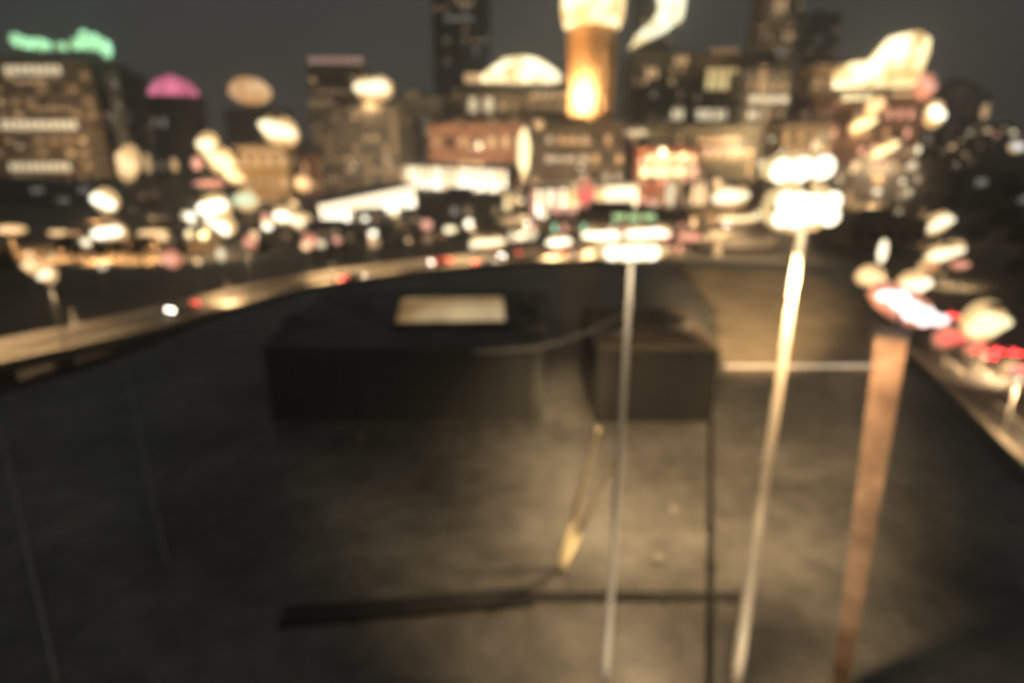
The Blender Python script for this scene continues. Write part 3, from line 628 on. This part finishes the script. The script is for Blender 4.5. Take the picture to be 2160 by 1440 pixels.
# pale tall far slabs at right and hillside houses
for i, (a, c, t) in enumerate(((1985, 2012, 170), (2018, 2040, 150), (2046, 2068, 160), (2074, 2094, 178))):
    building('far_slab', 'faint far slab tower, %s of four beyond the upright white lamp' % ('first', 'second', 'third', 'last')[i], a, c, t + 20, 800, 20, GREY, 2, 9, dens=.4, pal=(W4,), group='far slab towers at the right', side=False)
HS = []
hill_pts = [(2050, 272, LC), (2062, 262, W1), (2085, 268, LO), (2104, 276, LP), (2122, 264, W1), (2140, 272, LC), (2030, 288, W1), (2010, 302, LO), (1990, 312, W1), (2034, 318, LO), (2050, 330, W1), (2020, 340, LC), (2126, 282, W1), (2100, 292, W4), (2070, 300, W4)]
for i, (px, py, m) in enumerate(hill_pts):
    D = 620; p = P(px, py, D); r_ = empty('hill_house', (p.x, D, p.z - 6), random.uniform(-.4, .4), 'small far house with a lit front on the right-hand dark hill', 'house', 'houses on the far hill')
    MB().box(-5, 5, 0, 8, -16, 5).build('wall', BRWN, r_); rf = MB(); rf.v = [(-5.6, -.6, 5.01), (5.6, -.6, 5.01), (5.6, 8.6, 5.01), (-5.6, 8.6, 5.01), (-5.6, 4, 8), (5.6, 4, 8)]; rf.f = [(0, 3, 2, 1), (0, 1, 5, 4), (2, 3, 4, 5), (0, 4, 3), (1, 2, 5)]; rf.mi = [0] * 5; rf.build('roof', CONCD, r_)
    put('window', window_mesh(5.5, 3.6, m), r_, (0, 0, 2.5))
lamp('cold white lamp at the far right edge over the hill', 2150, 310, 34, 20, glow('cold_white', (.85, .92, 1), 1.6), D=520, name='flood_lamp', cat='lamp')

# ---- the blazing curved hall and its neighbours
HW = glow('hall_glass', (1, .92, .72), 3.0, True, .5, .12); HY = glow('hall_glass_yellow', (1, .80, .44), 1.3, True, .4, .12)
A = P(680, 484, 245); B = P(880, 436, 285)
hall('glazed_hall', 'long blazing white glazed hall rising to the right toward the yellow arcade', A, B, 10.5, 14, HW, 18, z0=A.z - .5)
A = P(850, 396, 305); B = P(1068, 408, 285)
hall('glazed_arcade', 'blazing yellow-white arcade in front of the rosy block', A, B, 11, 14, HY, 24, z0=A.z - .5, mats=[HW, HY, HW, LC])
A = P(1060, 425, 283); B = P(1150, 466, 245)
hall('glazed_link', 'tan glowing link hall stepping down right from the yellow arcade', A, B, 10, 8, HY, 5, z0=B.z - .5, mats=[LC, HY, HW])
A = P(1120, 455, 240); B = P(1345, 442, 250)
hall('shop_arcade', 'row of lit shopfronts under the dark podium with a red lit bay', A, B, 11, 12, HY, 22, z0=A.z - 1, mats=[HY, HW, LC, HY, LC, LP])
building('red_pavilion', 'red-topped pavilion with a yellow lit front right of the podium', 1346, 1478, 312, 262, 18, mat('red_stone', (.40, .14, .08), .8, .2, .2), 6, 4, dens=.5, pal=(LP, W4, LO), bands=[(1348, 1470, 362, 22, LY), (1362, 1470, 335, 20, LO), (1446, 1474, 362, 30, LP)])
building('kiosk_block', 'small brown block with two amber bays right of the red pavilion', 1440, 1600, 392, 235, 16, BRWN, 8, 2, dens=.6, pal=(W1, W4, LO), bands=[(1458, 1490, 408, 50, LO)])
building('long_lowrise', 'long brown low-rise behind the elevated road with green and pink shop bays', 1160, 1450, 452, 190, 12, BRWN, 14, 2, dens=.7, pal=(W1, LP, W4, LG), bands=[(1290, 1385, 455, 20, glow('lime_bay', (.72, 1, .45), 1.0, False)), (1270, 1400, 484, 12, LP), (1160, 1220, 446, 20, LP)], wtop=.1)
lamp('upright yellow flood lamp at the left corner of the dark podium', 1105, 320, 26, 90, LY, D=262, watt=30000, name='flood_lamp', cat='lamp', cap=False)
lamp('red traffic lamp glowing under the podium', 1236, 410, 34, 54, LR, D=236, name='coloured_lamp', cat='lamp')
lamp('pale upright lamp right of the red pavilion front', 1414, 410, 18, 50, W2, D=232, name='flood_lamp', cat='lamp')
lamp('wide cream lamp in front of the small brown block', 1545, 414, 76, 40, LC, D=225, watt=20000)

# dark low-rises and mid-ground blocks
low = [('long black warehouse at the left under the brown floor-lit block', -200, 200, 388, 340, DARK, 8, 2), ('dark low block around the foot of the round tower', 205, 420, 402, 300, CONCD, 8, 3), ('dark shed behind the white lamps left of the glazed hall', 420, 650, 432, 295, CONCD, 8, 2),
       ('dark olive roofed block in the bend of the blazing halls', 884, 1060, 420, 225, mat('olive_roof', (.12, .10, .06), .8, .3, .1), 6, 2), ('black block at the far right below the hill', 2000, 2300, 362, 330, DARK, 6, 2), ('dark block under the red-brown block at the right', 1760, 2010, 352, 270, CONCD, 9, 3), ('brown shed right of the biggest flood lamps', 1800, 1960, 470, 205, BRWN, 5, 1)]
for lb, a, c, t, D, m, cc, rr in low: building('lowrise_block', lb, a, c, t, D, 22, m, cc, rr, dens=.22, pal=(W4, W3, W4), side=False)
rg = random.Random(5)
ct = 0
for row, (D, yb, ht) in enumerate(((205, 0, (5, 8)), (250, 0, (6, 10)))):
    x = -150
    while x < 60:
        w = rg.uniform(9, 18); hh = rg.uniform(*ht); r_ = empty('town_house', (x + w / 2, D + rg.uniform(-8, 8), 0), rg.uniform(-.1, .1), 'low dark town building beyond the elevated road at the left', 'building', 'low dark buildings beyond the elevated road')
        MB().box(-w / 2, w / 2, 0, 10, 0, hh).build('wall', rg.choice([CONCD, BRWN, GREY]), r_); MB().box(-w / 2 - .3, w / 2 + .3, -.3, 10.3, hh + .003, hh + .4).build('roof', CONCD, r_)
        for k in range(3): put('window', window_mesh(w / 5, hh * .3, rg.choice([WDARK, WDARK, W4, W4, W1])), r_, (-w / 2 + w * (k + .5) / 3, 0, hh * .55))
        x += w + rg.uniform(3, 12)
# street lamps in the town (label, px, py, w, h, mat, watt)
SLP = [('white street lamp at the left above the orange-lit street', 215, 425, 48, 44, LW, 6000, 0), ('brightest white lamp in the orange-lit street at the left', 226, 493, 62, 38, LW, 24000, 0),
       ('tall white lamp pair-top left of the greenish lamp', 448, 440, 60, 50, LW, 6000, 0), ('white lamp directly below the tall pair-top', 462, 474, 56, 40, LW, 0, 30), ('round greenish lamp high beside the white pair', 515, 424, 46, 38, glow('mint', (.8, 1, .68), 1.1), 0, 0),
       ('white twin lamp left end of the glazed hall, first', 594, 458, 40, 36, LW, 5000, 0), ('mint white lamp touching the glazed hall end', 632, 468, 44, 30, LC, 0, 0), ('red lamp by the orange-lit street', 355, 548, 38, 34, LP, 0, 20),
       ('amber lamp of the leaning left pair, upper', 60, 562, 34, 34, LO, 0, 0), ('amber lamp of the leaning left pair, lower', 92, 580, 34, 34, LC, 0, 0), ('small pink lamp below the glazed hall end', 524, 512, 28, 24, LP, 0, 0),
       ('small pink lamp under the start of the glazed hall', 650, 510, 28, 26, LP, 0, 0), ('dim white lamp below the white pair', 466, 536, 18, 26, W2, 0, 0), ('round pink-white lamp in the bend of the halls', 936, 452, 34, 38, LC, 0, 0),
       ('small pink lamp left of the round one in the bend', 900, 474, 24, 20, LP, 0, 0), ('tan wedge lamp in front of the bend', 1030, 512, 70, 22, LC, 2500, 0), ('faint tan lamp beside the wedge lamp', 1080, 468, 60, 12, W1, 0, 0), ('dim amber lamp below the glazed hall', 790, 512, 24, 16, W1, 0, 0),
       ('cream slanting lamp at the right over the avenue', 1984, 473, 60, 36, LC, 5000, -25), ('cream-pink slanting lamp below the first over the avenue', 2000, 533, 78, 32, LC, 5000, -20), ('yellow balloon lamp right of the pillar floodlights', 2092, 684, 88, 76, glow('balloon', (1, .86, .48), 1.8), 7000, 0), ('added slender cream street lamp lighting the avenue pavement at the right edge', 2150, 800, 14, 10, LC, 5000, 0),  # the last one is added to brighten the avenue pavement
       ('peach lamp in the dark street left edge', 20, 485, 60, 16, LO, 24000, 0), ('added flat amber lamp left of the brightest street lamp', 120, 492, 44, 10, LO, 16000, 0), ('added flat amber lamp right of the brightest street lamp', 322, 492, 60, 12, LO, 16000, 0)]  # the flat amber pair is added to strengthen the orange street glow
for lb, px, py, w, h, m, wt, ti in SLP: lamp(lb, px, py, w, h, m, z=7.5 if py > 440 else 14, watt=wt, tilt=ti, col=(1, .50, .18) if px < 380 else (1, .66, .34))
# lamps along the elevated road; the two at the left end are added to light it
for i, (px, py, w, h, m, wt) in enumerate(((-60, 700, 8, 6, LO, 6000), (150, 655, 6, 5, W4, 3000), (1180, 512, 50, 22, LW, 16000), (1270, 498, 80, 26, LW, 30000), (1370, 492, 90, 28, LW, 30000), (1455, 500, 50, 18, LP, 9000), (1560, 462, 80, 16, LY, 40000), (1850, 404, 18, 10, LC, 26000), (700, 560, 8, 6, W1, 6000), (480, 600, 6, 5, W4, 3000))):
    nm = ('added one beyond the tan left end', 'added one above the tan left end', 'first white one left of the slim mast', 'second white one just left of the slim mast', 'white one right behind the slim mast', 'pink one right of the slim mast', 'long yellow one before the biggest flood lamps', 'last one right of the biggest flood lamps', 'tiny dim one over the dark stretch', 'tiny dim one farther left on the dark stretch')[i]
    q = G(px, py + 36, VZ); lamp('elevated road lamp, ' + nm, px, py, w, h, m, D=q.y, base=VZ, watt=wt, name='road_lamp', cat='road lamp', group='lamps along the elevated road')
for px, py, wt, lb in ((-50, 772, 5500, 'added tall road lamp outside the left edge lighting the tan road end'), (105, 738, 5500, 'added tall slim road lamp over the tan left end of the curved road'), (520, 632, 4500, 'added tall slim road lamp over the dark left stretch of the curved road'), (780, 584, 12000, 'added tall slim road lamp behind the wide plant room'), (1000, 556, 12000, 'added tall slim road lamp between the wide plant room and the slim mast')):  # added lamps that brighten the curved road
    q = G(px, py, VZ); p2 = Vector((q.x, q.y, VZ + 9)); yy = 720 - F * ((p2 - Vector((0, 0, CAMZ))).dot(Vector((0, sP, cP)))) / ((p2 - Vector((0, 0, CAMZ))).dot(Vector((0, cP, -sP))))
    lamp(lb, px, yy, 7, 4, W4, D=q.y, base=VZ, watt=wt, name='road_lamp', cat='road lamp', group='lamps along the elevated road')
# filler lamps across town
used = 0
for i in range(46):
    px = rg.uniform(20, 1150); py = rg.uniform(430, 560) + max(0, (500 - px)) * .06; z = 7
    m = rg.choice([LO, LP, W1, W2, LC, W4]); s = rg.uniform(7, 16)
    if 1100 < px and py > 520: continue
    if py > 575 - px * .05: continue
    lamp('small dim street lamp scattered among the dark low buildings', px, py, s * 1.3, s, m, z=z, group='small street lamps among the low buildings')
for i in range(26):
    px = rg.uniform(1340, 1960); py = rg.uniform(300, 450); m = rg.choice([LO, LP, W1, W2, LC])
    lamp('small lamp dotted between the downtown blocks at the right', px, py, rg.uniform(8, 20), rg.uniform(8, 18), m, D=228 + rg.uniform(0, 25), group='small lamps among the right downtown blocks')
for i in range(64):
    px = rg.uniform(380, 1660); py = rg.uniform(408, 500) - max(0, px - 1150) * .03; m = rg.choice([LC, LY, LO, LW, W2, LP, LO])
    lamp('bright little lamp in the crowded middle band', px, py, rg.uniform(12, 24), rg.uniform(10, 20), m, z=6, group='bright lamps in the crowded middle band', watt=2500 if i % 8 == 0 else 0, col=(1, .6, .26))
# added fill lamps, no such lamps seen, lifting the facades
for lb, apx, y, z, wt in (('added tall fill lamp in front of the brown floor-lit block', 90, 350, 30, 60000), ('added tall fill lamp left of the mottled block', 520, 265, 24, 30000), ('added tall fill lamp before the mottled block', 760, 300, 22, 14000), ('added tall fill lamp before the rosy block', 1000, 300, 30, 60000), ('added tall fill lamp before the dark podium', 1220, 240, 24, 26000), ('added tall fill lamp before the olive low-rise', 1400, 235, 28, 36000), ('added tall fill lamp before the tan ledge block', 1600, 255, 34, 62000), ('added tall fill lamp before the red-brown block', 1850, 262, 30, 46000), ('added tall fill lamp behind the downtown roofs', 1400, 470, 110, 90000)):
    x = (apx - 1080) / F * y
    r_ = empty('fill_lamp', (x, y, 0), 0, lb, 'added fill lamp'); MB().tube((0, 0, 0), (0, 0, z), .25, .12).build('pole', STEEL, r_); MB().lathe([(.5, 0), (.9, .4), (.3, .8)], 10, (0, 0, z)).build('lamp_head', LC, r_)
    ld = bpy.data.lights.new('lamp_or_fill_light', 'SPOT'); ld.energy = wt * 1.5; ld.color = (1, .70, .38); ld.shadow_soft_size = 1; ld.spot_size = R(160); ld.spot_blend = .5
    lo = bpy.data.objects.new('lamp_or_fill_light', ld); COL.objects.link(lo); lo.parent = r_; lo.location = (0, .8, z - 1.2)
    lo.rotation_euler = Vector((0, 1, -.3)).to_track_quat('-Z', 'Y').to_euler()

for lb, px, py, D_, wt in (('added low flood lamp washing the front of the long white hall', 770, 462, 236, 26000), ('added low flood lamp washing the front of the yellow arcade', 950, 425, 268, 30000), ('added low flood lamp before the link hall', 1110, 470, 226, 16000), ('added low flood lamp before the shopfront row', 1280, 470, 220, 18000)):
    lamp(lb, px, py, 14, 10, LW, D=D_, watt=wt, name='flood_lamp', cat='lamp')  # added lamps throwing pools of light before the halls
for lb, px, py, w, h, m, z_ in (('large red lamp added for the tail-light glow right of the pillar floodlights', 2005, 716, 52, 40, LR, 4.5), ('orange-red lamp added for the tail-light glow below the yellow balloon lamp', 2062, 738, 40, 26, LR, 4), ('pink-red lamp added for the tail-light glow at the right edge over the queueing cars', 2140, 778, 34, 26, glow('rose_tail_glow', (1, .35, .32), 1.0), 4), ('orange lamp just above the pillar floodlights', 1965, 566, 44, 28, glow('burnt_orange', (1, .36, .14), .6), 6), ('rose lamp high over the dark side street at the right', 2030, 560, 40, 16, LP, 6)):
    lamp(lb, px, py, w, h, m, z=z_, name='coloured_lamp', cat='signal lamp')  # the three red ones are added to widen the tail-light glow
# ---- trees
for i, (px, py, h) in enumerate(((925, 470, 9), (965, 478, 10), (1000, 474, 8), (1040, 470, 8), (1090, 500, 7), (300, 560, 8), (240, 570, 9), (380, 560, 8), (160, 560, 9), (30, 600, 9), (2040, 540, 10), (2100, 520, 12), (2150, 560, 12), (1900, 480, 9), (1960, 440, 10), (2080, 470, 12), (2130, 430, 12), (2020, 420, 9), (560, 555, 7), (720, 540, 7), (830, 520, 7), (120, 470, 10), (330, 465, 10), (2160, 640, 12))):
    p = G(px, py, 0)
    if p.y > 330: p = p * (330 / p.y)
    side = 'left part of town' if px < 600 else 'middle of town behind the elevated road' if px < 1200 else 'dark right side beyond the avenue'
    leafy('street_tree', 'dark leafy tree in the ' + side, p.x, p.y, 0, h, h * .45, 'dark trees in the ' + side, i)

# ---- cars
def make_car(name, label, paint):
    r_ = empty(name, (0, 0, 0), 0, label, 'car'); b = bmesh.new()
    prof = [(-2.2, .35), (-2.25, .75), (-1.9, .95), (-1.2, 1.0), (-.7, 1.42), (.7, 1.45), (1.45, 1.02), (2.15, .95), (2.25, .6), (2.2, .35)]
    V = [(x_, y_, z_) for x_ in (-.88, .88) for y_, z_ in prof]; n_ = len(prof)
    for v in V: pass
    V = [(x_ * (.82 if z_ > 1.2 else 1), y_, z_) for x_, y_, z_ in V]
    meshobj('body', V, [tuple(range(n_)), tuple(reversed(range(n_, 2 * n_)))] + [(i, n_ + i, n_ + (i + 1) % n_, (i + 1) % n_) for i in range(n_)], paint, r_)
    meshobj('rear_window', [(-.62, -1.12, 1.06), (.62, -1.12, 1.06), (.60, -.78, 1.38), (-.60, -.78, 1.38)], [(0, 1, 2, 3)], WDARK, r_)
    meshobj('windscreen', [(.62, 1.42, 1.07), (-.62, 1.42, 1.07), (-.60, .80, 1.425), (.60, .80, 1.425)], [(0, 1, 2, 3)], WDARK, r_)
    for x_ in (-.9, .9):
        for y_ in (-1.4, 1.4):
            w_ = MB().tube((x_ - .1, y_, .33), (x_ + .1, y_, .33), .33, .33, 14).build('wheel', RUB, r_); MB().tube((x_ - .12, y_, .33), (x_ + .12, y_, .33), .18, .18, 10).build('rim', STEEL, w_)
        MB().box(x_ * .62 - .30, x_ * .62 + .30, -2.32, -2.2, .58, .92).build('tail_light', glow('tail_glow', (1, .07, .06), 12), r_)
        MB().box(x_ * .72 - .2, x_ * .72 + .2, 2.2, 2.32, .6, .82).build('headlight', glow('head_glow', (1, .93, .8), 30), r_)
    return r_
def brake_bar(r_): MB().box(-.5, .5, -1.22, -1.14, .98, 1.06).build('brake_light', glow('tail_glow', (1, .07, .06), 12), r_)
paints = [mat('paint_silver', (.35, .35, .34), .3, .05, 1, .5), mat('paint_black', (.03, .03, .035), .25, .05, 1, .3), mat('paint_red', (.3, .03, .02), .3, .05, 1)]
protos = [make_car('parked_car', 'x', pm) for pm in paints]
for q_ in protos: brake_bar(q_); usedp = set()
def car(k, p, rz, label, group, name='moving_car'):
    if k in usedp: o = dup_tree(protos[k])
    else: o = protos[k]; usedp.add(k)
    o.name = name; o.location = p; o.rotation_euler = (0, 0, rz); o['label'] = label; o['group'] = group; return o
EXTRA = [(2145, 800), (2090, 762), (2062, 744), (2008, 704), (1995, 714), (2165, 812), (2125, 790), (2100, 770), (2075, 752), (2045, 738), (2025, 726), (2150, 762), (2118, 758), (2040, 715), (1975, 684), (2015, 694)]
def av_rz(y):
    for i in range(len(AV) - 1):
        if AV[i].y <= y <= AV[i + 1].y: d = AV[i + 1] - AV[i]; return math.atan2(d.y, d.x) - R(90)
    return R(0)
for i, (px, py) in enumerate(((2150, 782), (2128, 745), (2092, 742), (2060, 728), (2040, 700), (2010, 712), (1985, 696), (2000, 668), (1958, 672))):
    p = G(px, py, .02); lb = ('car with red tail lights closest to the right edge of the avenue', 'second queueing car from the right edge', 'car with glowing red tail lights in mid avenue', 'car just left of mid avenue, tail lights red', 'car below the yellow balloon lamp', 'car queueing right of the floodlight bank', 'car half behind the floodlight bank', 'car beyond the queue, above the red glow', 'farthest queueing car at the floodlight bank')[i]
    car(i % 3, p, av_rz(p.y), lb, 'cars queueing on the avenue')
EXTRA.sort(key=lambda q: -q[0])
ex_l = ('first', 'second', 'third', 'fourth', 'fifth', 'sixth', 'seventh', 'eighth', 'ninth', 'tenth', 'eleventh', 'twelfth', 'thirteenth', 'fourteenth', 'fifteenth', 'last')
for i, (px, py) in enumerate(EXTRA):
    p = G(px, py, .02)
    if all((Vector((q.location.x, q.location.y)) - Vector((p.x, p.y))).length > 4.9 or abs(q.location.x - p.x) > 2.4 for q in scene.objects if q.name.startswith('moving_car')):
        car((i + 1) % 3, p, av_rz(p.y), '%s car from the right edge in the second red-lit lane of the avenue' % ex_l[i], 'cars queueing on the avenue')
for i, t in enumerate((.30, .40, .475, .50, .53, .56, .60, .64, .69)):
    k = int(t * len(VQ)); a = VQ[k]; d = (VQ[k + 1] - VQ[k]).normalized(); n_ = Vector((-d.y, d.x)); s_ = -1 if i % 2 else 1; q = a + n_ * 2.4 * s_
    car(i % 3, (q.x, q.y, VZ + .01), math.atan2(d.y, d.x) - R(90) + (R(180) if s_ > 0 else 0), 'car driving on the curved elevated road', 'cars on the elevated road')

ORD = 'first second third fourth fifth sixth seventh eighth ninth tenth eleventh twelfth thirteenth fourteenth fifteenth sixteenth seventeenth eighteenth nineteenth twentieth'.split()
def ordinal(i):
    if i < 20: return ORD[i]
    t = ['twenty', 'thirty', 'forty', 'fifty', 'sixty', 'seventy'][(i + 1) // 10 - 2]; u = (i + 1) % 10
    return t + '-' + ORD[u - 1] if u else t[:-1] + 'ieth'
bpy.context.view_layer.update()
for grp in ('low dark buildings beyond the elevated road', 'houses on the far hill', 'dark trees in the left part of town', 'dark trees in the dark right side beyond the avenue', 'dark trees in the middle of town behind the elevated road', 'small lamps among the right downtown blocks', 'small street lamps among the low buildings', 'cars on the elevated road', 'bright lamps in the crowded middle band'):
    g_ = [o for o in scene.objects if o.get('group') == grp and not o.parent]
    g_.sort(key=lambda o: o.location.x / o.location.y)
    for i, o in enumerate(g_): o['label'] = '%s from the left: %s' % (ordinal(i), o['label'])
# ---- the city air, which catches the glow of the lamps
hz_ = MB().box(-1300, 1300, -60, 1500, -1, 320).build('haze', None); hz_.data.materials.clear(); hz_['kind'] = 'stuff'
hm = bpy.data.materials.new('haze'); hm.use_nodes = True; hn = hm.node_tree.nodes; hn.clear(); ho = hn.new('ShaderNodeOutputMaterial'); hv = hn.new('ShaderNodeVolumePrincipled')
hv.inputs['Density'].default_value = .0008; hv.inputs['Color'].default_value = (.86, .90, .98, 1); hv.inputs['Anisotropy'].default_value = .8; hm.node_tree.links.new(hv.outputs[0], ho.inputs['Volume']); hz_.data.materials.append(hm)
